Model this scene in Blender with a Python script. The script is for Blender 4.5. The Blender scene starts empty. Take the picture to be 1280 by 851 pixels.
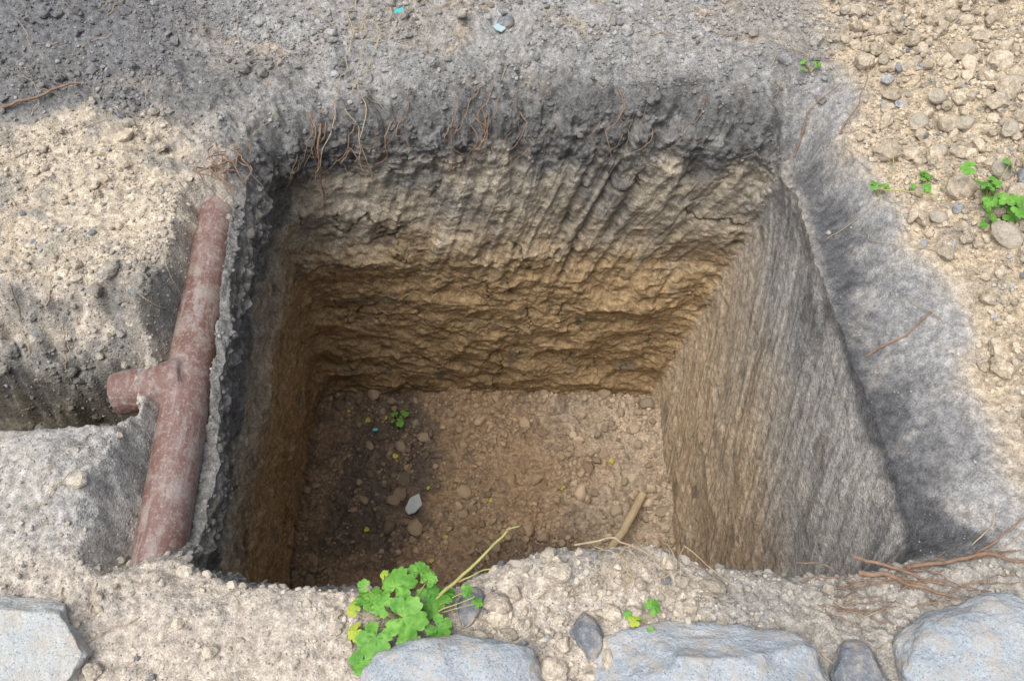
import bpy, bmesh, math, random
import numpy as np
from mathutils import Vector, Euler
rng=np.random.default_rng(7); random.seed(7)
sc=bpy.context.scene
# ------------------------------------------------------------ noise
PM=rng.permutation(256).astype(np.int32); PM=np.concatenate([PM,PM,PM])
GR=rng.normal(size=(256,3)).astype(np.float32); GR/=np.linalg.norm(GR,axis=1)[:,None]
def pn(x,y,z):
    x,y,z=np.broadcast_arrays(np.asarray(x,np.float32),np.asarray(y,np.float32),np.asarray(z,np.float32))
    xi=np.floor(x).astype(np.int32); yi=np.floor(y).astype(np.int32); zi=np.floor(z).astype(np.int32)
    xf=x-xi; yf=y-yi; zf=z-zi
    u=xf*xf*xf*(xf*(xf*6-15)+10); v=yf*yf*yf*(yf*(yf*6-15)+10); w=zf*zf*zf*(zf*(zf*6-15)+10)
    def c(i,j,k):
        h=PM[PM[PM[(xi+i)&255]+((yi+j)&255)]+((zi+k)&255)]
        g=GR[h]
        return g[...,0]*(xf-i)+g[...,1]*(yf-j)+g[...,2]*(zf-k)
    a=c(0,0,0)*(1-u)+c(1,0,0)*u; b=c(0,1,0)*(1-u)+c(1,1,0)*u
    d=c(0,0,1)*(1-u)+c(1,0,1)*u; e=c(0,1,1)*(1-u)+c(1,1,1)*u
    return ((a*(1-v)+b*v)*(1-w)+(d*(1-v)+e*v)*w)*1.6
def fbm(x,y,z,o=4,g=.5):
    s=0;a=1.
    for i in range(o):
        s=s+a*pn(x+17.3*i,y+9.1*i,z+3.7*i); x=x*2.03;y=y*2.03;z=z*2.03;a*=g
    return s
def ss(a,b,x):
    t=np.clip((x-a)/(b-a),0,1); return t*t*(3-2*t)
def cells(u,v,seed=0,tilt=.9,q=.45,bias=.15):
    ui=np.floor(u).astype(np.int32); vi=np.floor(v).astype(np.int32)
    best=np.full(u.shape,9.,np.float32)
    for di in (-1,0,1):
        for dj in (-1,0,1):
            a=ui+di;b=vi+dj
            h=PM[PM[(a+seed)&255]+(b&255)]; h2=PM[h+37]; h3=PM[h2+91]; h4=PM[h3+11]
            du=u-(a+.1+.8*h/255.); dv=v-(b+.1+.8*h2/255.)
            val=q*(du*du+dv*dv)*1.6+tilt*((h3/255.-.5)*du*1.2+(h4/255.-bias)*dv*1.1)+.22*(h2/255.)
            best=np.minimum(best,val)
    return best
# ------------------------------------------------------------ helpers
def mesh_np(name,V,F,mat=None,col=None,smooth=True):
    me=bpy.data.meshes.new(name); V=np.asarray(V,np.float32); F=np.asarray(F,np.int32)
    me.vertices.add(len(V)); me.vertices.foreach_set("co",V.ravel())
    n=F.shape[1]; me.loops.add(F.size); me.loops.foreach_set("vertex_index",F.ravel())
    me.polygons.add(len(F)); me.polygons.foreach_set("loop_start",np.arange(0,F.size,n,dtype=np.int32))
    me.polygons.foreach_set("loop_total",np.full(len(F),n,np.int32))
    me.polygons.foreach_set("use_smooth",np.full(len(F),smooth,bool))
    me.update(calc_edges=True); me.validate()
    if col is not None:
        a=me.color_attributes.new("Col",'FLOAT_COLOR','POINT')
        c=np.ones((len(V),4),np.float32); c[:,:3]=np.clip(col,0.01,.8); a.data.foreach_set("color",c.ravel())
    ob=bpy.data.objects.new(name,me); sc.collection.objects.link(ob)
    if mat: me.materials.append(mat)
    return ob
def mixc(col,c,m):
    m=np.clip(m,0,1)[:,None]; return col*(1-m)+np.array(c,np.float32)[None,:]*m
class NT:
    def __init__(s,name):
        s.m=bpy.data.materials.new(name); s.m.use_nodes=True; s.t=s.m.node_tree; s.b=s.t.nodes["Principled BSDF"]
        s.co=s.t.nodes.new("ShaderNodeTexCoord").outputs["Object"]
    def n(s,ty,**k):
        x=s.t.nodes.new(ty)
        for a,b in k.items(): setattr(x,a,b)
        return x
    def l(s,a,b): s.t.links.new(a,b)
    def noise(s,scale,det=4,rough=.6,vec=None):
        x=s.n("ShaderNodeTexNoise"); x.inputs["Scale"].default_value=scale; x.inputs["Detail"].default_value=det; x.inputs["Roughness"].default_value=rough
        s.l(vec or s.co,x.inputs["Vector"]); return x.outputs["Fac"]
    def mr(s,v,a,b,c,d):
        x=s.n("ShaderNodeMapRange"); s.l(v,x.inputs[0])
        for i,q in enumerate((a,b,c,d)): x.inputs[i+1].default_value=q
        return x.outputs[0]
    def math(s,op,a,b):
        x=s.n("ShaderNodeMath",operation=op)
        for i,q in enumerate((a,b)):
            if isinstance(q,(int,float)): x.inputs[i].default_value=q
            else: s.l(q,x.inputs[i])
        return x.outputs[0]
    def mix(s,f,a,b,bt='MIX'):
        x=s.n("ShaderNodeMix",data_type='RGBA',blend_type=bt)
        for i,q in ((0,f),(6,a),(7,b)):
            if isinstance(q,(int,float)): x.inputs[i].default_value=q
            elif isinstance(q,tuple): x.inputs[i].default_value=(*q,1)
            else: s.l(q,x.inputs[i])
        return x.outputs[2]
    def bump(s,h,dist,prev=None,st=1.):
        x=s.n("ShaderNodeBump"); x.inputs["Distance"].default_value=dist; x.inputs["Strength"].default_value=st
        s.l(h,x.inputs["Height"])
        if prev: s.l(prev,x.inputs["Normal"])
        return x.outputs[0]
def soil_mat(name,b1=.0045,contrast=1.,flat=False):
    s=NT(name); at=s.n("ShaderNodeAttribute",attribute_name="Col").outputs["Color"]
    if flat: s.l(at,s.b.inputs["Base Color"])
    else:
        v1=s.mr(s.noise(60,2,.7),.32,.68,1-.30*contrast,1+.30*contrast)
        v2=s.mr(s.noise(260,1,.7),.32,.68,1-.24*contrast,1+.24*contrast)
        v=s.math('MULTIPLY',v1,v2)
        vm=s.n("ShaderNodeVectorMath",operation='SCALE'); s.l(at,vm.inputs[0]); s.l(v,vm.inputs["Scale"])
        s.l(vm.outputs[0],s.b.inputs["Base Color"])
    s.b.inputs["Roughness"].default_value=.95; s.b.inputs["Specular IOR Level"].default_value=.12
    if not flat: s.l(s.bump(s.noise(140,2,.75),b1),s.b.inputs["Normal"])
    return s.m
# ------------------------------------------------------------ rim curve
ctl=np.array([(-.12,.475),(-.03,.515),(.09,.54),(.25,.543),(.34,.525),(.44,.505),(.56,.51),(.72,.505),(.80,.53),(.855,.60),
(.87,.70),(.85,.9),(.835,1.1),(.82,1.3),(.80,1.5),(.79,1.68),(.75,1.80),(.6,1.86),(.4,1.88),(.2,1.895),(0,1.90),(-.2,1.87),(-.4,1.82),
(-.58,1.77),(-.68,1.70),(-.695,1.55),(-.685,1.3),(-.675,1.1),(-.67,.9),(-.665,.7),(-.655,.56),(-.60,.49),(-.45,.468),(-.30,.463)],float)
m=len(ctl); pts=[]
for i in range(m):
    p0,p1,p2,p3=ctl[i-1],ctl[i],ctl[(i+1)%m],ctl[(i+2)%m]
    for t in np.linspace(0,1,40,endpoint=False):
        pts.append(.5*((2*p1)+(-p0+p2)*t+(2*p0-5*p1+4*p2-p3)*t*t+(-p0+3*p1-3*p2+p3)*t**3))
pts=np.array(pts); seg=np.linalg.norm(np.roll(pts,-1,0)-pts,axis=1); cum=np.concatenate([[0],np.cumsum(seg)]); PL=cum[-1]
N=1600; sa=np.linspace(0,PL,N,endpoint=False)
pc=np.vstack([pts,pts[:1]]); rim=np.stack([np.interp(sa,cum,pc[:,0]),np.interp(sa,cum,pc[:,1])],1)
nn=fbm(rim[:,0]*6,rim[:,1]*6,np.zeros(N),5,.6)
CC=np.array([.08,1.14])
dirn=(rim-CC); dl=np.linalg.norm(dirn,axis=1)[:,None]; rim=rim+dirn/dl*(nn[:,None]*(.014+.016*ss(1.5,1.7,rim[:,1])[:,None]))
th=np.arctan2(rim[:,1]-CC[1],rim[:,0]-CC[0]); RR=np.linalg.norm(rim-CC,axis=1)
o=np.argsort(th); thS=th[o]; RS=RR[o]
thS=np.concatenate([thS-2*np.pi,thS,thS+2*np.pi]); RS=np.tile(RS,3)
def rout(x,y):
    t=np.arctan2(y-CC[1],x-CC[0]); R=np.interp(t,thS,RS); d=np.hypot(x-CC[0],y-CC[1]); return d-R
PA=np.array([-.735,.50,-.08]); PB=np.array([-.787,1.56,-.070]); PR=.055
def pipex(y): return PA[0]+(PB[0]-PA[0])*(y-PA[1])/(PB[1]-PA[1])
def edgeX(y): return 1.07-.12*(y-.6)+.03*np.sin(y*7)+.02*np.sin(y*17+1)
def H(x,y,detail=True):
    x=np.asarray(x,float); y=np.asarray(y,float); Z=np.zeros_like(x)
    w1=fbm(x*2.3,y*2.3,Z+.5,3); w2=fbm(x*9,y*9,Z+2.5,3); w3=fbm(x*26,y*26,Z+4.5,3)
    z=.022*w1+.013*w2
    r=np.maximum(rout(x,y),0)
    z=z+.085*ss(.98,1.25,x+.04*w2)*ss(.6,1.2,y)*(1-.5*ss(1.6,2.6,x))
    z=z+.035*ss(1.85,2.3,y)
    z=z+.03*np.exp(-((x-.12)**2/.05+(y-.50)**2/.003))
    z=z+.02*np.exp(-((x+.42)**2/.05+(y-.44)**2/.004))
    m=ss(.72,.80,x)*ss(.50,.62,y)*(1-ss(1.75,1.95,y))
    z=z-.12*m*(1-ss(0,1,(x-.84)/np.maximum(edgeX(y)+.03*w2-.84,.05)))
    far=ss(1.6,1.75,y)
    z=z-(.02+.04*far)*np.exp(-r/(.03+.04*far))
    z=z+far*.026*w2*np.exp(-r/.16)
    # pipe bed
    px=pipex(y); dx=x-px
    al=ss(.50,.60,y+.03*w2)*(1-ss(1.42,1.56,y))
    cover=.5*ss(1.05,1.3,y+.1*w2)
    e0=.026-.035*cover+.02*w2
    bank=np.where(dx<0, ss(e0,e0+.08-.03*cover,-dx), ss(.045,.07,dx)*ss(.85,1.08,y+.1*w2))
    tgt=-.118
    zz=np.where(dx<0, tgt+(z+.02*cover-tgt)*bank, np.where(dx<.16, tgt+(-.015+z-tgt)*bank, z))
    z=z*(1-al)+zz*al
    z=z+.03*np.exp(-((x+.78)**2/.008+(y-1.60)**2/.01))
    z=z+.035*np.exp(-((x+.93)**2/.012+(y-.70)**2/.02))
    z=z+.055*np.exp(-((x+.88)**2/.003+(y-1.15)**2/.006))
    # side trench with hollow
    sx=1-ss(-.92,-.83,x+.02*w2)
    yy=y+.04*w2+.05*(x+1.)
    hol=ss(.81,.86,y+.012*w2)*(1-ss(.98,1.06,yy)); slope=ss(.81,.86,y)*(1-ss(1.02,1.22,yy))
    z=z-(.22*hol+.13*slope)*sx*ss(-2.6,-1.8,x)
    if detail:
        rough=.45+.75*ss(-.1,.5,fbm(x*1.7,y*1.7,Z+8,2)+.3)
        soft=1-.6*ss(.80,.86,x)*(1-ss(0,.06,x-edgeX(y)))*ss(.5,.6,y)
        z=z+(.0095*w3+.0045*fbm(x*80,y*80,Z+6.5,2))*rough*soft
        z=z+.016*np.abs(w3)*far*np.exp(-r/.25)
        z=z+.010*sx*slope*w3
    return z
# ------------------------------------------------------------ terrain ring mesh
rimbox_c=np.array([.08,1.14]); rimbox_h=np.array([.755,.63])
fl_c=np.array([-.125,1.1425]); fl_h=np.array([.725,.5925])
p=(rim-rimbox_c)/rimbox_h; nrm=(np.abs(p)**14).sum(1)**(1/14.); sq=p/nrm[:,None]
rimR=rimbox_c+sq*rimbox_h; floR=fl_c+sq*fl_h
zr=H(rim[:,0],rim[:,1])
NW=430; ZB=-1.56
d=(np.linspace(1,0,NW)**1.12)[:,None]
B=rimR[None]*(1-d[...,None])+floR[None]*d[...,None]+(rim-rimR)[None]*np.exp(-d*10)[...,None]
Z=zr[None]*(1-d)+ZB*d
tan=np.roll(rimR,-1,0)-np.roll(rimR,1,0); tan/=np.linalg.norm(tan,axis=1)[:,None]; nin=np.stack([-tan[:,1],tan[:,0]],1)
for _ in range(10): nin=(np.roll(nin,1,0)+nin+np.roll(nin,-1,0)); nin/=np.linalg.norm(nin,axis=1)[:,None]
dep=-Z; X=B[...,0];Y=B[...,1]; X0=X.copy(); U=np.broadcast_to(sa[None],Z.shape); O1=np.ones_like(Z)
farW=ss(.5,.9,-nin[:,1])[None]*O1; rightW=ss(.5,.9,-nin[:,0])[None]*O1; leftW=ss(.5,.9,nin[:,0])[None]*O1
n1=fbm(X*2.2,Y*2.2,Z*2.6+11,3); n2=fbm(X*8,Y*8,Z*11,4); n3=fbm(X*30,Y*30,Z*38,3)
n2b=fbm(X*13+40,Y*13,Z*13,4,.6)
wu=U+.055*n2; wv=dep+.07*n1+.022*n2
rc=.35*fbm(U*3,dep*3,Z*0+77,2)
sc1=cells(wu/.17+rc,wv/.13+.5*wu,1,.9,.45,.36); sc2=cells(wu/.09+7+.6*wv/.12,wv/.06,5,.9,.45,.36); sc3=cells(wu/.03+7,wv/.024,9,.9,.45,.4)
diag=U-.28*dep
st=fbm(diag*20,dep*1.1,Z*0,3)
dr=U+.75*dep
sr=fbm(dr*34,dep*3.0+U*1.,Z*0+9,3); sr2=fbm(dr*9,dep*2,Z*0+4,3)
lower=ss(.32,.6,dep+.12*n1)
disp=(.026*n1+.007*n2+.0035*n3)*(1-.82*rightW)
disp+=farW*(lower*(.046*sc1+.018*sc2+.006*sc3)+(1-lower)*ss(.05,.15,dep)*(.026*sc1+.007*sc2))
disp+=farW*ss(.03,.12,dep)*(1-ss(.5,1.0,dep+.15*n1))*(.0105*st)
GM=np.zeros_like(Z)
for x0_,sl_,d0_,d1_,wd_,am_ in [(.22,.22,.08,.42,.016,.012),(.30,.28,.0,.60,.011,.016),(.36,.30,.12,.50,.022,.012),(.385,.31,.0,.78,.012,.022),(.455,.27,.05,.66,.018,.016),(.13,.15,.08,.36,.02,.010),
        (-.1,.08,.1,.38,.02,.013),(-.22,.05,.12,.44,.014,.012),(-.36,.04,.08,.36,.022,.012),(.03,.1,.12,.42,.012,.012),(-.47,.0,.1,.36,.015,.011),(.60,.3,.06,.45,.016,.014),(-.02,.06,.1,.3,.009,.010),(-.29,.03,.1,.3,.008,.010)]:
    dx_=X0-(x0_-sl_*dep)+.010*n2; g_=np.exp(-(dx_/wd_)**2)*ss(d0_,d0_+.08,dep)*(1-ss(d1_-.2,d1_,dep+.05*n2))*farW
    disp-=am_*g_; GM=np.maximum(GM,g_*am_/.020)
rl=ss(.45,1.0,dep+.2*n1)
disp+=rightW*(.0016*sr+.0055*sr2+rl*(.018*sc1+.005*sc2))
disp+=leftW*(.035*sc1+.014*sc2+.005*sc3+.005*sr)
disp+=(farW+leftW)*(.018*(1-ss(.10,.22,dep+.05*n1+.05*n2)))*ss(.0,.06,dep)
crumb=(1-ss(.12,.32,dep))*(1-.88*rightW)
cr=.022*n2b+.010*n3
disp+=crumb*cr*.75
crk=1-np.abs(pn((U+.02*n3)*9,(dep+.02*n2)*5,Z*0+13))*2.2; crk=ss(.86,.98,crk)*ss(.0,.35,pn(U*4,dep*6,Z*0+23))
disp-=.010*crk*(farW+leftW)*ss(.2,.3,dep)
wtop=ss(.0,.05,d)
disp=disp*(wtop*.9+.1)
X=X+nin[:,0][None]*disp; Y=Y+nin[:,1][None]*disp
Zw=Z+.005*n3*wtop*(1-.7*rightW)+crumb*cr*.8*ss(.0,.015,d)*(farW+.3*leftW)
ks=np.concatenate([np.linspace(.0045,.25,62),np.linspace(.2565,1.5,190),1.5*np.geomspace(1.03,40,46)])
G=CC[None,None]+(rim-CC)[None]*(1+ks)[:,None,None]
disp0=disp[-1][None]*np.exp(-ks*20)[:,None]
gx=G[...,0]+nin[:,0][None]*disp0; gy=G[...,1]+nin[:,1][None]*disp0
gz=H(gx,gy)
VX=np.concatenate([X,gx]);VY=np.concatenate([Y,gy]);VZ=np.concatenate([Zw,gz])
rows=VX.shape[0]
V=np.stack([VX,VY,VZ],-1).reshape(-1,3)
i=np.arange(N); j=np.arange(rows-1)
a=(j[:,None]*N+i[None]); b=(j[:,None]*N+((i+1)%N)[None])
F=np.stack([a,b,b+N,a+N],-1).reshape(-1,4)[:, ::-1]
# ---- colours
TAN=(.41,.36,.295);GREY=(.235,.23,.222);LG=(.34,.335,.32);DARK=(.072,.072,.075);YEL=(.45,.365,.26);GOLD=(.335,.235,.128);MID=(.295,.255,.195)
def gcol(x,y,z):
    Z0=np.zeros_like(x); w=fbm(x*3,y*3,Z0+31,4); w2=fbm(x*11,y*11,Z0+41,4); w3=fbm(x*45,y*45,Z0+44,3); r=rout(x,y)
    c=np.tile(np.array(TAN,np.float32),(len(x),1))
    c=mixc(c,GREY,.8*ss(1.62,1.85,y+.12*w)*(1-ss(.95,1.1,x+.1*w)))
    c=mixc(c,LG,.75*ss(-.1,.4,w2)*ss(1.8,2.0,y)*(1-ss(.9,1.05,x)))
    c=mixc(c,(.35,.28,.20),.6*ss(.1,.5,w-.3*w2)*ss(1.75,1.95,y)*(1-ss(.9,1.05,x)))
    c=mixc(c,YEL,ss(.98,1.08,x-edgeX(y)+1.02+.05*w)*ss(.5,.8,y))
    c=mixc(c,(.31,.25,.175),.65*ss(.1,.5,w2)*ss(1.0,1.1,x))
    c=mixc(c,GREY,.6*ss(.1,.5,w+.4*w2)*(1-.6*ss(.98,1.05,x)))
    c=mixc(c,(.46,.39,.295),(1-ss(-.95,-.82,x+.08*w))*ss(1.15,1.28,y+.1*w)*(1-ss(1.70,1.88,y+.2*w))*.85)
    c=mixc(c,(.25,.235,.21),(1-ss(-.95,-.82,x))*ss(1.15,1.28,y)*ss(.05,.5,w2+.4*w)*.65)
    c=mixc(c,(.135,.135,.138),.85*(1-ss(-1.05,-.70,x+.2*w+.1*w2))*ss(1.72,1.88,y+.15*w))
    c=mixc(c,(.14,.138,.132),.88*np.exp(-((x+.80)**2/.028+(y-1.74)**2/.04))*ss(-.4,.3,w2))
    c=mixc(c,(.16,.157,.15),ss(1.74,1.84,y)*(1-ss(1.97,2.12,y+.1*w))*(1-ss(.85,1.0,x))*ss(-.4,.2,w2+w)*.75)
    c=mixc(c,LG,(1-ss(-.78,-.7,x))*(1-ss(.85,.95,y))*.6)
    c=mixc(c,(.43,.375,.31),(1-ss(.5,.57,y))*(1-ss(.2,.6,x+.2*w))*.7)
    c=mixc(c,(.27,.255,.23),(1-ss(.5,.57,y))*ss(.2,.6,x+.3*w)*.75)
    sm=ss(.78,.84,x)*(1-ss(-.05,.03,x-edgeX(y)+.05*w+.03*w2))*ss(.5,.58,y)*(1-ss(1.85,2.0,y))
    c=mixc(c,(.275,.27,.262),sm*.95); c=mixc(c,(.15,.15,.152),sm*ss(.0,.6,w+.4*w2)*.6); c=mixc(c,(.36,.33,.28),sm*ss(.1,.6,w2-.3*w)*.4)
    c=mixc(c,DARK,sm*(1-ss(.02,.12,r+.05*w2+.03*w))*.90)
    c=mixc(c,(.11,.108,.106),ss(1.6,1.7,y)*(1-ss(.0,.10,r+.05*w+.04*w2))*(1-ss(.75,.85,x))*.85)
    c=mixc(c,(.30,.295,.28),ss(1.6,1.7,y)*ss(.03,.09,r+.04*w2)*(1-ss(.14,.22,r+.05*w))*(1-ss(.75,.85,x))*.25)
    c=mixc(c,(.15,.147,.14),(1-ss(-.62,-.58,x))*ss(-.77,-.72,x)*ss(.50,.58,y)*(1-ss(.03,.08,r+.02*w))*.9)
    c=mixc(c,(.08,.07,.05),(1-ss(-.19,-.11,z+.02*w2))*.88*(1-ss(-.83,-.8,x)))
    c=mixc(c,(.15,.148,.14),(1-ss(-.84,-.76,x))*ss(.98,1.06,y)*(1-ss(1.15,1.25,y+.1*w))*ss(-.3,.3,w2)*.75)
    c=mixc(c,(.12,.118,.11),np.exp(-((x+.84)**2/.004+(y-1.16)**2/.012))*.8)
    c=c*(1+.24*w3)[:,None]
    return c
fx,fy,fz=gx.ravel(),gy.ravel(),gz.ravel(); cg=gcol(fx,fy,fz)
def r_(a): return np.asarray(a,np.float32).ravel()
dn=r_(dep+.06*n1+.03*n2); N2=r_(n2);N1=r_(n1);N3=r_(n3);FW=r_(farW);RW=r_(rightW);LW=r_(leftW);Y_=r_(Y)
cw=np.tile(np.array(GOLD,np.float32),(len(dn),1))
cw=mixc(cw,(.25,.168,.085),ss(-.1,.6,N1)*.5)
cw=mixc(cw,MID,(1-ss(.34,.70,dn)))
cw=mixc(cw,(.39,.33,.24),ss(.1,.6,N2)*(1-ss(.5,.8,dn))*.45)
cw=mixc(cw,(.22,.148,.078),FW*ss(.9,1.3,dn)*.5)
gr=RW*(1-ss(.40,1.10,dn+.25*(Y_-1.1)+.18*N1))
cw=mixc(cw,(.325,.312,.288),gr*.9)
cw=mixc(cw,(.42,.325,.225),RW*(1-gr)*.75)
cw=mixc(cw,(.15,.15,.149),RW*(1-ss(.20,.70,dn))*ss(-.1,.4,r_(fbm(dr*3,dep*2.5,Z*0+3,4)))*.8)
cw=mixc(cw,(.46,.43,.37),RW*ss(.1,.6,r_(sr))*.4)
cw=mixc(cw,(.17,.155,.135),RW*ss(.15,.6,-r_(sr))*.4)
lim=.145+.10*LW-.02*RW
pat=r_(fbm(U*4,dep*5,Z*0+7,4))
cw=mixc(cw,(.105,.103,.102),(1-ss(0,.09,dn-lim+.12*pat))*(.94-.08*RW-.12*LW))
cw=mixc(cw,(.165,.16,.15),FW*(1-ss(.2,.6,dn))*ss(.0,.35,pat)*.75)
cw=mixc(cw,(.13,.122,.105),np.clip(r_(GM),0,1)*.55)
cw=mixc(cw,(.40,.36,.29),FW*(1-ss(.45,.8,dn))*ss(.15,.6,r_(st))*ss(.15,.22,dn)*.45)
sp=r_(pn(U*9,dep*9,Z*0+2)); cw=mixc(cw,(.14,.12,.09),ss(.50,.62,sp)*.6*ss(.25,.4,r_(dep)))
cw=mixc(cw,(.10,.085,.06),ss(.45,.62,r_(pn(U*13,dep*38,Z*0+6)))*.45)
cw=mixc(cw,(.07,.055,.035),r_(crk)*.75*(1-.7*RW))
cw=mixc(cw,(.31,.30,.28),(1-ss(.0,.3,dn))*ss(.2,.55,r_(fbm(U*12,dep*14,Z*0+9,3)))*(1-RW)*.5)
cw=cw*(1+.18*N3+.08*N2)[:,None]
t=ss(0,.03,r_(d*O1))[:,None]; crim=gcol(r_(X),r_(Y),np.maximum(r_(Zw),-.05)); cw=crim*(1-t)+cw*t
col=np.concatenate([cw,cg])
M_soil=soil_mat("soil")
ground=mesh_np("ground",V,F,M_soil,col)
# ------------------------------------------------------------ pit floor
def FH(x,y):
    Z0=np.zeros_like(x)
    e=np.minimum(np.minimum(x+.85,.60-x),np.minimum(1.74-y,y-.5))
    z=-1.5+.026*fbm(x*3,y*3,Z0+50,3)+.020*fbm(x*12,y*12,Z0+52,3)+.011*fbm(x*40,y*40,Z0+55,3)
    return z+.06*(1-ss(0,.13,e))*(.6+.6*fbm(x*6,y*6,Z0+58,2))+.025*(1-ss(.9,1.3,y))
nx,ny=460,400; xs=np.linspace(-.92,.70,nx);ys=np.linspace(.46,1.82,ny); fxg,fyg=np.meshgrid(xs,ys); fzg=FH(fxg,fyg)
Vf=np.stack([fxg,fyg,fzg],-1).reshape(-1,3); aa=(np.arange(ny-1)[:,None]*nx+np.arange(nx-1)[None])
Ff=np.stack([aa,aa+1,aa+nx+1,aa+nx],-1).reshape(-1,4)
def fcol(x,y):
    Z0=np.zeros_like(x); w=fbm(x*3.2,y*3.2,Z0+71,4); w2=fbm(x*14,y*14,Z0+72,4)
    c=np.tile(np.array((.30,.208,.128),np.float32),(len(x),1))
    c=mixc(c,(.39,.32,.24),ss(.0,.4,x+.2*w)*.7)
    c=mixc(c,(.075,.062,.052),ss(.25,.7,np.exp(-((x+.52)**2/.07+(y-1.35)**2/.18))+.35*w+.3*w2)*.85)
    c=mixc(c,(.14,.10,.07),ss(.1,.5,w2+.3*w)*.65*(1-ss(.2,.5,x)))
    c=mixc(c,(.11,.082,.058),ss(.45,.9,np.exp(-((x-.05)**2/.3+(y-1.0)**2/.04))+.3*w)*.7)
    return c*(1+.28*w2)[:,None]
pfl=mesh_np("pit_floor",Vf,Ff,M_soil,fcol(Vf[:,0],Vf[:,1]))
# ------------------------------------------------------------ rocks
def ico(sub):
    bm=bmesh.new(); bmesh.ops.create_icosphere(bm,subdivisions=sub,radius=1); bm.verts.ensure_lookup_table()
    v=np.array([q.co[:] for q in bm.verts]); f=np.array([[q.index for q in fa.verts] for fa in bm.faces]); bm.free(); return v,f
def rockshape(v,seed,cuts=9,amp=.12,cl=(.6,.9)):
    r=np.random.default_rng(seed); v=v.copy()
    for _ in range(cuts):
        n=r.normal(size=3); n/=np.linalg.norm(n); c=r.uniform(*cl); dd=v@n; ex=np.maximum(dd-c,0); v-=ex[:,None]*n
    k=fbm(v[:,0]*1.7+seed*3.1,v[:,1]*1.7,v[:,2]*1.7,3); return v*(1+amp*k)[:,None]
def rotm(n,r):
    q=r.normal(size=(n,4)); q/=np.linalg.norm(q,axis=1)[:,None]; w,x,y,z=q.T
    return np.stack([1-2*(y*y+z*z),2*(x*y-z*w),2*(x*z+y*w),2*(x*y+z*w),1-2*(x*x+z*z),2*(y*z-x*w),2*(x*z-y*w),2*(y*z+x*w),1-2*(x*x+y*y)],-1).reshape(-1,3,3)
def scatter(name,P,S,C,sub,mat,sink=.25,nv=12,flat=.8,amp=.14):
    v0,f0=ico(sub); vs=[rockshape(v0,100+i,amp=amp) for i in range(nv)]
    n=len(P); which=rng.integers(0,nv,n); R=rotm(n,rng); base=np.stack(vs)[which]
    base=base*rng.uniform(.65,1.2,(n,1,3)); base=np.einsum('nij,nvj->nvi',R,base); base[...,2]*=flat
    W=base*S[:,None,None]+P[:,None,:]; W[...,2]+=(S*(.6-sink))[:,None]
    F=(f0[None]+(np.arange(n)*len(v0))[:,None,None]).reshape(-1,3)
    return mesh_np(name,W.reshape(-1,3),F,mat,np.repeat(C,len(v0),0),smooth=False)
M_rock=soil_mat("clod_soil",.004,.8); M_grit=soil_mat("grit_soil",.003,1,True)
def gsample(n,dens):
    x=rng.uniform(-1.8,1.8,n*2);y=rng.uniform(.22,2.5,n*2); r=rout(x,y); dd=dens(x,y,r)
    k=(r>.004)&(rng.uniform(size=len(x))<dd)&(np.abs(x)<1.0+.40*(y-.3)); return x[k],y[k]
def clump(x,y,s=5,o=0): return ss(-.25,.45,fbm(x*s,y*s,np.zeros_like(x)+90+o,3))
def slopearea(x,y): return ss(.76,.82,x)*(1-ss(-.02,.05,x-edgeX(y)))*ss(.5,.58,y)*(1-ss(1.8,1.95,y))
def bankarea(x,y): return (1-ss(-.84,-.79,x))*ss(.93,.99,y)*(1-ss(1.2,1.3,y))
def darkzone(x,y): return (bankarea(x,y)>.5)|((y>1.70)&(x<.9))|((x>-.77)&(x<-.58)&(y>.50)&(y<1.8))
def greyish(C,frac,val):
    gk=rng.uniform(size=len(C))<frac; C[gk]=np.array(val)*rng.uniform(.55,1.4,(gk.sum(),1)); return C
def tint(x,y,a_,add):
    g=gcol(x,y,H(x,y)); C=g*a_+np.array(add)*(1-a_); bk=darkzone(x,y); C[bk]=g[bk]*.88+np.array([.4,.38,.34])*.12; return C
def dA(x,y,r):
    a=1.0*ss(.0,.10,x-edgeX(y))*ss(.75,1.1,y)*(.35+.65*clump(x,y,4))*(1-.6*ss(1.3,1.5,x)*ss(1.7,2.0,y))
    a=np.maximum(a,.9*ss(1.9,2.1,y)*ss(.55,.9,x)*clump(x,y,4,2))
    a=np.maximum(a,.2*(1-ss(-.95,-.85,x))*ss(1.15,1.3,y)*clump(x,y))
    a=np.maximum(a,.45*(1-ss(.5,.54,y))*ss(-.15,0,x)*(1-ss(.25,.5,x)))
    a=np.maximum(a,.8*bankarea(x,y)*clump(x,y,8)); a=np.maximum(a,.30*ss(1.78,1.9,y)*clump(x,y,6)); a=np.maximum(a,.05)
    return a*(1-.96*slopearea(x,y))
x,y=gsample(12000,dA); S=np.exp(rng.normal(math.log(.0074),.52,len(x))); S=np.clip(S*(1+.55*ss(.95,1.1,x)*ss(.8,1,y)),.003,.038)
C=tint(x,y,.4,[.47,.40,.305]); C=C*rng.uniform(.75,1.2,(len(x),1)); C=greyish(C,.035,(.30,.30,.30))
P=np.stack([x,y,H(x,y)],1); scatter("soil_clods",P,S,C,3,M_rock,.2)
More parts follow.
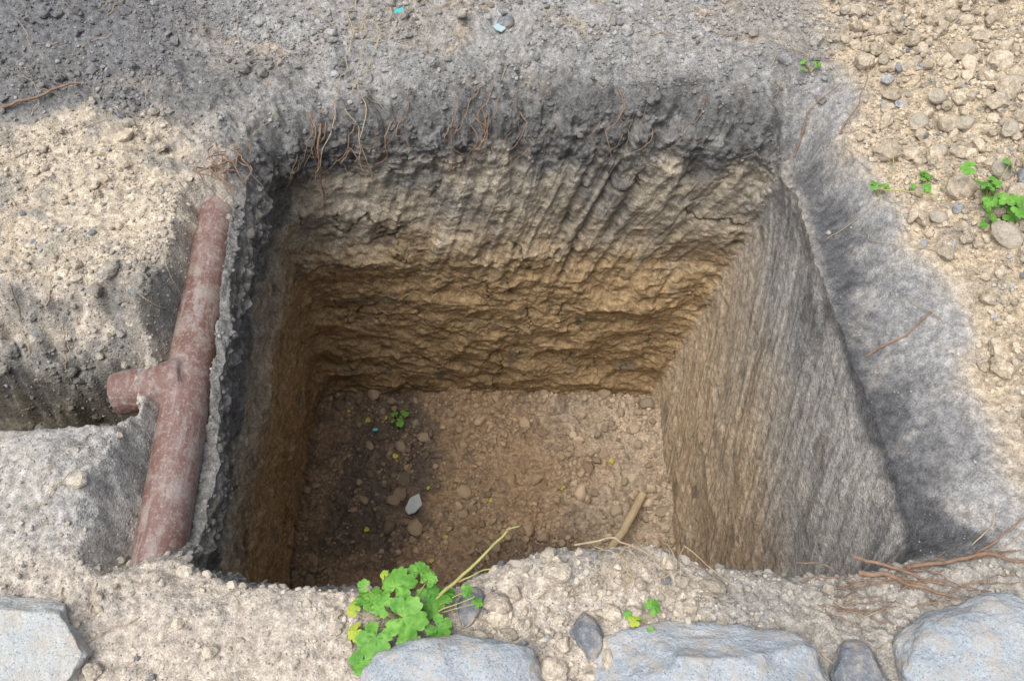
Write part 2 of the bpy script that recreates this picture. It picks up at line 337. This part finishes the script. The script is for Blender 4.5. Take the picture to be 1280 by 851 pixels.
def dB(x,y,r):
    a=.65*(1-ss(-.9,-.75,x))*ss(1.1,1.25,y)*(.2+.8*clump(x,y,6))
    a=np.maximum(a,.9*ss(0,.1,x-edgeX(y))*ss(.6,.9,y)); a=np.maximum(a,.8*ss(1.82,1.95,y)*(.2+.8*clump(x,y,5,4)))
    a=np.maximum(a,.8*(1-ss(.5,.54,y))*(ss(-.2,0,x)*(1-ss(.4,.7,x))+.15)*(.2+.8*clump(x,y,7,5)))
    a=np.maximum(a,.5*bankarea(x,y)); a=np.maximum(a,.22*clump(x,y,9,6)); return a*(1-.9*slopearea(x,y))
x,y=gsample(44000,dB); S=np.clip(np.exp(rng.normal(math.log(.0032),.46,len(x))),.0014,.011)
C=tint(x,y,.5,[.47,.42,.34]); C=C*rng.uniform(.58,1.35,(len(x),1)); C=greyish(C,.18,(.27,.27,.27))
P=np.stack([x,y,H(x,y)],1); scatter("gravel",P,S,C,2,M_grit,sink=.2)
x,y=gsample(90000,lambda x,y,r:(.2+.8*dB(x,y,r))*(1-.7*slopearea(x,y))); S=rng.uniform(.0011,.0026,len(x))
C=tint(x,y,.6,[.42,.38,.31]); C=C*rng.uniform(.5,1.45,(len(x),1)); C=greyish(C,.2,(.25,.25,.25))
P=np.stack([x,y,H(x,y)],1); scatter("grit",P,S,C,1,M_grit,sink=.2,amp=.3)
n=18000;x=rng.uniform(-.84,.6,n);y=rng.uniform(.8,1.73,n)
e=np.minimum(np.minimum(x+.85,.60-x),1.74-y); kk=rng.uniform(size=n)<(.06+.75*clump(x,y,6,8)**2+.45*(1-ss(0,.12,e))); x=x[kk];y=y[kk]
S=np.clip(np.exp(rng.normal(math.log(.0042),.72,len(x))),.0018,.032)
C=fcol(x,y)*.65+np.array([.41,.31,.205])*.35; C=C*rng.uniform(.6,1.35,(len(x),1)); P=np.stack([x,y,FH(x,y)],1); scatter("floor_rubble",P,S,C,2,M_grit,sink=.25)
idx=rng.integers(0,N,2600); rw=NW-1-(rng.exponential(20,2600)).astype(int).clip(0,200); nk=(rightW[0][idx]<.5)&(leftW[0][idx]*rng.uniform(size=2600)<.35); idx=idx[nk]; rw=rw[nk]
P=np.stack([VX[rw,idx],VY[rw,idx],VZ[rw,idx]],1); S=np.clip(np.exp(rng.normal(math.log(.0045),.55,len(P))),.0015,.018)
C=col.reshape(rows,N,3)[rw,idx]*rng.uniform(.8,1.25,(len(P),1)); scatter("rim_crumbs",P,S,C,2,M_grit,sink=.85)
# ------------------------------------------------------------ big stones
def stone_mat(name,c1,c2,c3):
    s=NT(name); a=s.mix(s.mr(s.noise(9,4,.65),.38,.62,0,1),c1,c2)
    a=s.mix(s.mr(s.noise(140,3,.75),.52,.66,0,.55),a,c3)
    a=s.mix(s.mr(s.noise(260,2,.6),.56,.66,0,.6),a,(.10,.11,.12))
    dust=s.math('MULTIPLY',s.mr(s.noise(22,4,.7),.45,.62,0,1),.6)
    a=s.mix(dust,a,(.42,.36,.29)); s.l(a,s.b.inputs["Base Color"]); s.b.inputs["Roughness"].default_value=.85
    n=s.bump(s.noise(40,5,.7),.009); s.l(n,s.b.inputs["Normal"]); return s.m
M_st=stone_mat("granite",(.30,.335,.365),(.41,.44,.46),(.54,.56,.58)); M_st2=stone_mat("pale_granite",(.40,.425,.42),(.47,.48,.46),(.60,.61,.60)); M_st3=stone_mat("dark_granite",(.13,.145,.165),(.19,.20,.22),(.32,.33,.35))
def stone(name,x,y,sx,sy,sz,rot,seed,mat,boxy=0.,dz=0.,cuts=12):
    v,f=ico(6)
    if boxy:
        nn_=(np.abs(v)**boxy).sum(1)**(1/boxy); v=v/nn_[:,None]
    v=rockshape(v,seed,cuts,.05,(.72,.98) if not boxy else (.92,1.2)); v=v*np.array([sx,sy,sz])
    v=v*(1+.045*fbm(v[:,0]*14+seed,v[:,1]*14,v[:,2]*14,5,.6))[:,None]
    c,s=math.cos(rot),math.sin(rot); v=np.stack([v[:,0]*c-v[:,1]*s,v[:,0]*s+v[:,1]*c,v[:,2]],1)
    z=float(H(np.array([x]),np.array([y]),False)[0]); ob=mesh_np(name,v,f,mat); ob.location=(x,y,z+dz); return ob
stone("stone_slab",-.94,.335,.16,.115,.05,-.12,3,M_st2,8,.01)
stone("boulder",-.11,.292,.165,.085,.085,.05,5,M_st,3,-.01)
stone("boulder",.35,.278,.21,.12,.10,.0,11,M_st,3,-.01)
stone("boulder",.865,.315,.16,.125,.095,.3,14,M_st,3,-.01)
stone("boulder",.63,.315,.055,.06,.05,.3,17,M_st3,0,.0)
stone("boulder",.14,.375,.03,.05,.03,.4,19,M_st3,0,.0)
stone("boulder",-.08,.435,.025,.04,.025,-.4,29,M_st3,0,.0)
M_ts=stone_mat("tan_stone",(.38,.33,.25),(.45,.39,.30),(.5,.45,.36))
for (x,y,sx,sy,sz,sd) in [(1.16,1.27,.042,.03,.025,21),(1.21,1.47,.03,.025,.02,33),(1.12,1.60,.026,.02,.018,35),(1.05,1.37,.022,.02,.015,37),(1.28,1.62,.03,.022,.02,39),(1.35,1.8,.035,.022,.02,41),(1.15,1.78,.025,.022,.02,43),(1.10,1.72,.03,.025,.02,45),(1.2,1.68,.028,.02,.02,47)]:
    stone("fieldstone",x,y,sx,sy,sz,sd,sd,M_ts,0,.012)
stone("fieldstone",1.27,1.32,.035,.03,.025,1.4,23,M_st3,0,.01)
stone("fieldstone",-.02,2.16,.03,.022,.02,.4,25,M_st3,0,.0)
# ------------------------------------------------------------ pipe
s=NT("pipe_clay"); a=s.mix(s.mr(s.noise(7,4,.6),.35,.65,0,1),(.14,.070,.052),(.20,.118,.100))
mp=s.n("ShaderNodeMapping"); mp.inputs["Scale"].default_value=(60,9,60); s.l(s.co,mp.inputs[0])
a=s.mix(s.mr(s.noise(1.,4,.7,mp.outputs[0]),.50,.72,0,.6),a,(.38,.34,.32))
a=s.mix(s.mr(s.noise(120,3,.75),.52,.66,0,.55),a,(.38,.33,.30)); a=s.mix(s.mr(s.noise(14,5,.75),.50,.62,0,.75),a,(.29,.25,.215))
s.l(a,s.b.inputs["Base Color"]); s.b.inputs["Roughness"].default_value=.6; s.l(s.bump(s.noise(130,4,.7),.002),s.b.inputs["Normal"]); M_pipe=s.m
def cyl(bm,p,q,r,seg=64,r2=None):
    p=Vector(p);q=Vector(q);d_=q-p; r_=bmesh.ops.create_cone(bm,cap_ends=True,segments=seg,radius1=r,radius2=r2 or r,depth=d_.length)
    M=Vector((0,0,1)).rotation_difference(d_).to_matrix().to_4x4(); M.translation=(p+q)/2
    bmesh.ops.transform(bm,matrix=M,verts=r_['verts'])
bm=bmesh.new(); cyl(bm,PA-np.array([-.006,.12,.035]),PB+np.array([-.006,.12,-.01]),PR)
tp=Vector(PA+(PB-PA)*.45)
bp=tp+Vector((-.160,-.035,-.012)); cyl(bm,tp,bp,PR*.93,64)
me=bpy.data.meshes.new("drain_pipe"); bm.to_mesh(me); bm.free(); pipe=bpy.data.objects.new("drain_pipe",me); sc.collection.objects.link(pipe); me.materials.append(M_pipe)
rm=pipe.modifiers.new("r",'REMESH'); rm.mode='VOXEL'; rm.voxel_size=.0035; rm.use_smooth_shade=True
sm=pipe.modifiers.new("s",'SMOOTH'); sm.iterations=45; sm.factor=.5
# ------------------------------------------------------------ tubes
def simple(name,c,c2=None,rough=.8,scale=60,bumpd=.001):
    s=NT(name); a=s.mix(s.mr(s.noise(scale,3,.6),.35,.65,0,1),c,c2 or tuple(q*.6 for q in c)); s.l(a,s.b.inputs["Base Color"]); s.b.inputs["Roughness"].default_value=rough
    s.l(s.bump(s.noise(scale*4,2,.6),bumpd),s.b.inputs["Normal"]); s.b.inputs["Specular IOR Level"].default_value=.25
    return s.m
M_root=simple("root_bark",(.19,.115,.075),(.28,.19,.13)); M_dry=simple("dry_stalk",(.46,.37,.24),(.33,.25,.16)); M_wood=simple("wood",(.46,.36,.23),(.34,.26,.15),scale=25)
M_leaf=simple("leaf_green",(.075,.22,.03),(.17,.36,.06),.5,30,.0015); M_yl=simple("leaf_yellow",(.36,.40,.05),(.22,.34,.04),.6,25); M_fl=simple("dead_leaf_yellow",(.48,.42,.06),(.36,.30,.05),.6,25); M_stem=simple("stem",(.38,.38,.13),(.30,.27,.11))
def tubes(name,lines,mat):
    cu=bpy.data.curves.new(name,'CURVE'); cu.dimensions='3D'; cu.bevel_depth=1.; cu.bevel_resolution=2; cu.use_fill_caps=True
    for pts_,r0,r1 in lines:
        sp_=cu.splines.new('POLY'); sp_.points.add(len(pts_)-1)
        for i_,q in enumerate(pts_):
            sp_.points[i_].co=(*q,1); f_=i_/max(1,len(pts_)-1); sp_.points[i_].radius=r0+(r1-r0)*f_
    cu.materials.append(mat); ob=bpy.data.objects.new(name,cu); sc.collection.objects.link(ob); return ob
def wig(pts_,amp=.006,n=14,snap=None,lift=.002):
    P_=np.array(pts_,float); L=np.concatenate([[0],np.cumsum(np.linalg.norm(np.diff(P_,axis=0),axis=1))]); t=np.linspace(0,L[-1],n)
    Q=np.stack([np.interp(t,L,P_[:,k]) for k in range(3)],1)
    for _ in range(2): Q[1:-1]=(Q[:-2]+2*Q[1:-1]+Q[2:])/4
    sd=random.random()*99; t_=t*18
    Q+=amp*np.stack([fbm(t_,t_*0+sd,t_*0,2),fbm(t_,t_*0+sd+5,t_*0,2),fbm(t_,t_*0+sd+9,t_*0,2)],1)
    if snap:
        zz=H(Q[:,0],Q[:,1]); Q[:,2]=zz+np.abs(Q[:,2])+lift
    return [tuple(q) for q in Q]
def hz(x,y): return float(H(np.array([x]),np.array([y]))[0])
def rimy(x):
    k=np.argmin(np.abs(rim[:,0]-x)+(rim[:,1]<1.4)*9); return rim[k,1]
def wallp(x,dd,off=.006):
    k=np.argmin(np.abs(rim[:,0]-x)+(rim[:,1]<1.4)*9); rr=int(np.argmin(np.abs(VZ[:NW,k]+dd))); return (VX[rr,k],VY[rr,k]-off,VZ[rr,k])
def hang(x0,L_,r0,sw=.03,start=None):
    if start is None:
        ry=rimy(x0); p=[(x0+random.uniform(-.03,.03),ry+.05,hz(x0,ry+.05)+.004),(x0,ry+.005,hz(x0,ry+.01)+.010)]; q0=.08
    else: p=[wallp(x0,start,-.01)]; q0=start+.02
    xx=x0
    for q in np.linspace(q0,q0+max(.03,L_),4):
        xx+=random.uniform(-sw,sw); p.append(wallp(xx,q,.010+.025*random.random()))
    return (wig(p,.010,18),r0,r0*.4)
roots=[hang(-.54,.30,.0038,.012),hang(-.55,.24,.0022,.02),hang(-.56,.18,.0016,.03),hang(-.53,.12,.0016,.04)]
for k in range(14):
    x0=-.74+random.uniform(-.05,.05); y0=1.60+random.uniform(-.06,.08); z0=hz(x0,y0)
    roots.append((wig([(x0,y0,z0+.01),(x0+random.uniform(-.05,.05),y0-.04,z0+.03),(x0+random.uniform(-.03,.09),y0-random.uniform(.06,.13),z0-random.random()*.05)],.012),random.uniform(.0012,.003),.0008))
for (x0,n_,L_) in [(-.13,6,.10),(-.08,5,.10),(.33,4,.08),(-.45,4,.12),(.38,3,.12),(-.3,3,.08),(.02,4,.08),(.55,2,.08),(-.6,4,.12)]:
    for k in range(n_): roots.append(hang(x0+random.gauss(0,.035),L_*random.uniform(.3,1.3),random.uniform(.0010,.0026),.04,random.choice([None,.07,.09,.13])))
roots.append((wig([(.775,.515,.01),(.875,.528,.012),(.93,.53,.015),(1.02,.512,.01)],.006,18,True),.0042,.003))
roots.append((wig([(.68,.51,.01),(.73,.49,.01),(.79,.46,.005),(.85,.45,0)],.008,16,True),.006,.002))
roots.append((wig([(.68,.53,.0),(.76,.505,.012),(.84,.47,.01)],.012,16,True),.004,.002))
roots.append((wig([(.90,.53,.0),(.97,.57,.02),(1.03,.61,.03)],.006,12,True),.003,.0015))
roots.append((wig([(.86,1.07,.0),(.93,1.09,.004),(1.0,1.13,.004)],.010,14,True),.003,.002))
roots.append((wig([(.83,1.78,.0),(.86,1.85,.03),(.93,1.90,.02)],.01,12,True),.003,.0012))
roots.append((wig([(.90,1.72,.0),(.97,1.82,.04),(1.0,1.92,.06)],.01,12,True),.0025,.0012))
roots.append((wig([(-1.47,1.79,.0),(-1.36,1.83,.02),(-1.23,1.90,.02)],.006,12,True),.005,.003))
roots.append((wig([(1.13,2.1,.0),(1.17,2.25,.04),(1.2,2.4,.02)],.006,12,True),.003,.002))
for k in range(26):
    x0=rng.uniform(.55,.9);y0=rng.uniform(.40,.53);a_=rng.uniform(-.5,.5); L_=rng.uniform(.05,.16)
    roots.append((wig([(x0,y0,.0),(x0+L_*.5,y0+L_*.5*math.sin(a_),.012),(x0+L_,y0+L_*math.sin(a_),.0)],.01,10,True),.0016,.0008))
tubes("roots",roots,M_root)
dry=[]
for k in range(200):
    while True:
        x0=rng.uniform(-1.5,1.5);y0=rng.uniform(.32,2.3)
        if rout(np.array([x0]),np.array([y0]))[0]>.02: break
    a_=rng.uniform(0,6.28);L_=rng.uniform(.03,.16); c_=rng.uniform(-1,1)
    q=[(x0,y0,0),(x0+L_*.5*math.cos(a_),y0+L_*.5*math.sin(a_),.008),(x0+L_*math.cos(a_+c_*.5),y0+L_*math.sin(a_+c_*.5),.003)]
    if rout(np.array([q[2][0]]),np.array([q[2][1]]))[0]<.01: continue
    dry.append((wig(q,.008,10,True),rng.uniform(.0007,.0015),.0006))
dry.append((wig([(-.48,2.28,.01),(-.47,2.08,.02),(-.50,1.95,.01),(-.50,1.82,.02)],.025,22,True),.0022,.001))
dry.append((wig([(-.36,2.2,.01),(-.40,2.03,.02),(-.44,1.92,.03),(-.46,1.83,.02)],.02,22,True),.002,.001))
dry.append((wig([(-.42,2.25,.01),(-.45,2.0,.03),(-.43,1.9,.02),(-.42,1.83,.02)],.025,22,True),.0016,.0008))
for x0 in (-.46,-.41,-.50): dry.append(hang(x0,.2,.0017,.03))
dry.append((wig([(.12,.55,.02),(.2,.56,.03),(.25,.53,.02),(.30,.49,0)],.008,14,True),.0022,.001))
for k in range(16):
    x0=.2+rng.uniform(-.05,.15); dry.append((wig([(x0,.545,.02),(x0+rng.uniform(-.08,.08),.50,.02),(x0+rng.uniform(-.12,.12),.45,.0)],.01,10,True),.0011,.0006))
tubes("dry_grass",dry,M_dry)
tubes("wooden_stick",[(wig([(.505,1.25,-1.43),(.42,1.10,-1.405),(.32,.96,-1.38)],.003,14),.018,.016)],M_wood)
tw=[]
for k in range(18):
    x0=rng.uniform(-.7,.5);y0=rng.uniform(.9,1.65);a_=rng.uniform(0,6.28);L_=rng.uniform(.03,.13); z0=float(FH(np.array([x0]),np.array([y0]))[0])
    tw.append((wig([(x0,y0,z0+.008),(x0+L_*math.cos(a_),y0+L_*math.sin(a_),z0+.016)],.006,8),.002,.001))
tubes("twigs",tw,M_root)
# ------------------------------------------------------------ leaves and plants
def leafgeo(cx,cy,cz,size,yaw,pitch,roll,lobes=5,depth=.17):
    per=16; n=lobes*per+1; V_=[(0,0,0)]; span=math.radians(325); ph0=random.random()*6
    R_=(.3,.55,.8,1.)
    for ring in R_:
        for i_ in range(n):
            f_=i_/(n-1); an=-span/2+span*f_
            ph=f_*lobes; fr=ph-math.floor(ph); l=1-abs(2*fr-1)**2.2; rr=1-depth*1.3*(1-l)*ring; rr*=.86+.14*math.cos(an*.8)
            if ring==1.: rr*=1+.13*(abs(math.sin(ph*math.pi*3))-.5)
            zz=-.16*(1-l)*ring*-.6 -.14*ring**2+.13*ring*math.sin(an*2+ph0)+.05*math.sin(ring*9+an*5+ph0)
            V_.append((rr*ring*math.cos(an),rr*ring*math.sin(an),zz))
    F_=[]
    for i_ in range(n-1):
        F_.append((0,1+i_,2+i_))
        for k_ in range(len(R_)-1):
            a_=1+i_+k_*n; b_=a_+n; F_.append((a_,b_,b_+1)); F_.append((a_,b_+1,a_+1))
    E=Euler((roll,pitch,yaw),'XYZ').to_matrix(); W=[tuple(E@(Vector(q)*size)+Vector((cx,cy,cz))) for q in V_]
    return W,F_
def plant(name,bx,by,leaves,extra=None,zbase=None):
    z0=zbase if zbase is not None else hz(bx,by)
    e=bpy.data.objects.new(name,None); sc.collection.objects.link(e)
    for mt,nm,sel in ((M_leaf,"leaves",0),(M_yl,"pale_leaves",1)):
        VV=[];FF=[]
        for L in leaves:
            lx,ly,lz,sz,ye=L
            if ye!=sel: continue
            W,F_=leafgeo(bx+lx,by+ly,z0+lz,sz,math.atan2(ly,lx)+random.uniform(-.5,.5),random.uniform(-.1,.6),random.uniform(-.5,.5),5); k=len(VV); VV+=W; FF+=[tuple(k+q for q in f_) for f_ in F_]
        if VV:
            o_=mesh_np(nm,VV,FF,mt); o_.parent=e
    ln=[]
    for L in leaves:
        ln.append((wig([(bx,by,z0),(bx+L[0]*.5,by+L[1]*.5,z0+L[2]*.75),(bx+L[0],by+L[1],z0+L[2]-.001)],.003,8),.0013,.0008))
    if extra: ln+=extra
    o_=tubes("stems",ln,M_stem); o_.parent=e
L=[(-.055,.035,.05,.032,0),(-.01,.055,.06,.040,0),(.05,.03,.05,.034,0),(.01,-.005,.075,.044,0),(-.04,-.035,.055,.038,0),(.070,-.015,.045,.028,0),(-.080,-.02,.04,.020,1),(-.085,.015,.05,.015,1),(-.065,-.07,.03,.028,0),(.02,-.05,.05,.030,0),(-.07,.06,.05,.014,0),(.08,.045,.04,.026,0),(.03,.085,.05,.026,0),(-.035,.08,.05,.011,1),(.12,.05,.05,.014,0),(-.085,.035,.03,.010,1),(.05,.065,.07,.018,0),(-.03,.02,.065,.026,0),(.14,.03,.045,.012,0)]
ex=[(wig([(-.205,.40,.01),(-.14,.44,.04),(-.07,.49,.07),(-.005,.56,.085)],.004,14),.0042,.002),(wig([(-.10,.465,.055),(-.05,.49,.06),(-.035,.485,.07)],.004,8),.0018,.001),(wig([(-.01,.555,.085),(.015,.56,.09)],.002,5),.0018,.0012),(wig([(-.2,.40,.02),(-.13,.415,.04),(-.07,.44,.05)],.004,8),.0018,.001)]
plant("weed_plant",-.205,.40,L,ex)
plant("weed_plant",.245,.40,[(.014,.022,.025,.018,0),(-.018,.0,.02,.014,1),(.005,-.02,.02,.013,0),(-.03,.01,.018,.010,0)])
rl_=[(random.uniform(-.055,.055),random.uniform(-.08,.09),random.uniform(.02,.07),random.uniform(.013,.026),0) for _ in range(22)]
plant("weed_plant",1.155,1.385,rl_)
plant("weed_plant",1.06,1.49,[(random.uniform(-.04,.03),random.uniform(-.03,.04),.03,random.uniform(.009,.015),0) for _ in range(8)])
plant("weed_plant",.945,1.48,[(random.uniform(-.03,.03),random.uniform(-.02,.02),.03,random.uniform(.010,.016),0) for _ in range(4)],[(wig([(.94,1.47,.03),(.97,1.50,.05),(.985,1.58,.06)],.004,8),.0018,.001),(wig([(.94,1.47,.03),(1.02,1.45,.05),(1.09,1.41,.04)],.004,8),.0018,.001)])
plant("weed_plant",.86,1.95,[(random.uniform(-.05,.05),random.uniform(-.02,.02),.025,random.uniform(.007,.012),0) for _ in range(6)])
plant("weed_plant",.99,2.24,[(random.uniform(-.03,.03),random.uniform(-.02,.03),.03,random.uniform(.012,.018),0) for _ in range(6)])
plant("weed_plant",-.47,1.60,[(random.uniform(-.03,.03),random.uniform(-.03,.04),.03,random.uniform(.012,.02),0) for _ in range(6)],zbase=-1.49)
VV=[];FF=[]
for (lx,ly) in [(-.68,1.64),(-.53,1.62),(-.47,1.44),(-.09,1.25),(-.22,1.34),(-.33,1.30),(-.56,1.13),(.4,1.42),(-.25,1.1),(-.6,1.6),(-.3,1.0),(.2,1.3)]:
    z0=float(FH(np.array([lx]),np.array([ly]))[0]); W,F_=leafgeo(lx,ly,z0+.016,random.uniform(.008,.014),random.uniform(0,6),random.uniform(-.3,.3),random.uniform(-.3,.3),1,.2); k=len(VV); VV+=W; FF+=[tuple(k+q for q in f_) for f_ in F_]
mesh_np("fallen_leaves",VV,FF,M_fl)
def shard(name,x,y,z,sz,rot,mat,tilt=.2):
    bm=bmesh.new(); r=random.Random(int(abs(x*1000))); n_=6
    vs=[bm.verts.new((sz*(.7+.5*r.random())*math.cos(i_*6.283/n_),sz*.7*(.6+.6*r.random())*math.sin(i_*6.283/n_),0)) for i_ in range(n_)]
    f_=bm.faces.new(vs); ex_=bmesh.ops.extrude_face_region(bm,geom=[f_]); bmesh.ops.translate(bm,vec=(0,0,sz*.18),verts=[q for q in ex_['geom'] if isinstance(q,bmesh.types.BMVert)])
    bmesh.ops.recalc_face_normals(bm,faces=bm.faces); bmesh.ops.bevel(bm,geom=bm.edges[:],offset=sz*.05,segments=2,affect='EDGES')
    me=bpy.data.meshes.new(name); bm.to_mesh(me); bm.free(); me.materials.append(mat); ob=bpy.data.objects.new(name,me); sc.collection.objects.link(ob); ob.location=(x,y,z); ob.rotation_euler=(tilt,.1,rot)
M_tq=simple("turquoise_glaze",(.06,.42,.42),(.10,.5,.5),.4,30); M_bl=simple("pale_blue_glaze",(.35,.5,.52),(.45,.5,.5),.5,30); M_pl=simple("slate",(.34,.37,.36),(.42,.44,.42),.7,40)
shard("ceramic_shard",-.34,2.20,hz(-.34,2.20)+.006,.022,.3,M_tq)
shard("ceramic_shard",-.036,2.13,hz(-.036,2.13)+.008,.024,.9,M_bl)
shard("ceramic_shard",-.56,1.55,-1.47,.012,.3,M_tq)
shard("slate_shard",-.385,1.215,-1.455,.048,1.2,M_pl,.3)
# ------------------------------------------------------------ camera, light
cam=bpy.data.cameras.new("camera"); co=bpy.data.objects.new("camera",cam); sc.collection.objects.link(co); co.location=(0,0,1.6); co.rotation_euler=(math.radians(90-57.1),0,0)
cam.sensor_width=36; cam.lens=29.28; cam.clip_start=.05; cam.clip_end=500; sc.camera=co
w=bpy.data.worlds.new("World"); sc.world=w; w.use_nodes=True; nt=w.node_tree; bg=nt.nodes["Background"]
sky=nt.nodes.new("ShaderNodeTexSky"); sky.sky_type='NISHITA'; sky.sun_disc=False; el,az=math.radians(68),math.radians(-130)
sky.sun_elevation=el; sky.sun_rotation=az; sky.dust_density=3; sky.air_density=1.
hs=nt.nodes.new("ShaderNodeHueSaturation"); hs.inputs["Saturation"].default_value=.6; nt.links.new(sky.outputs[0],hs.inputs["Color"]); nt.links.new(hs.outputs[0],bg.inputs[0]); bg.inputs[1].default_value=.15
sl=bpy.data.lights.new("sun",'SUN'); sl.energy=3.8; sl.angle=math.radians(55); sl.color=(1,.98,.96); so=bpy.data.objects.new("sun",sl); sc.collection.objects.link(so)
dv=Vector((math.sin(az)*math.cos(el),math.cos(az)*math.cos(el),math.sin(el))); so.rotation_euler=dv.to_track_quat('Z','Y').to_euler()
sc.view_settings.view_transform='Standard'; sc.view_settings.look='None'; sc.view_settings.exposure=0
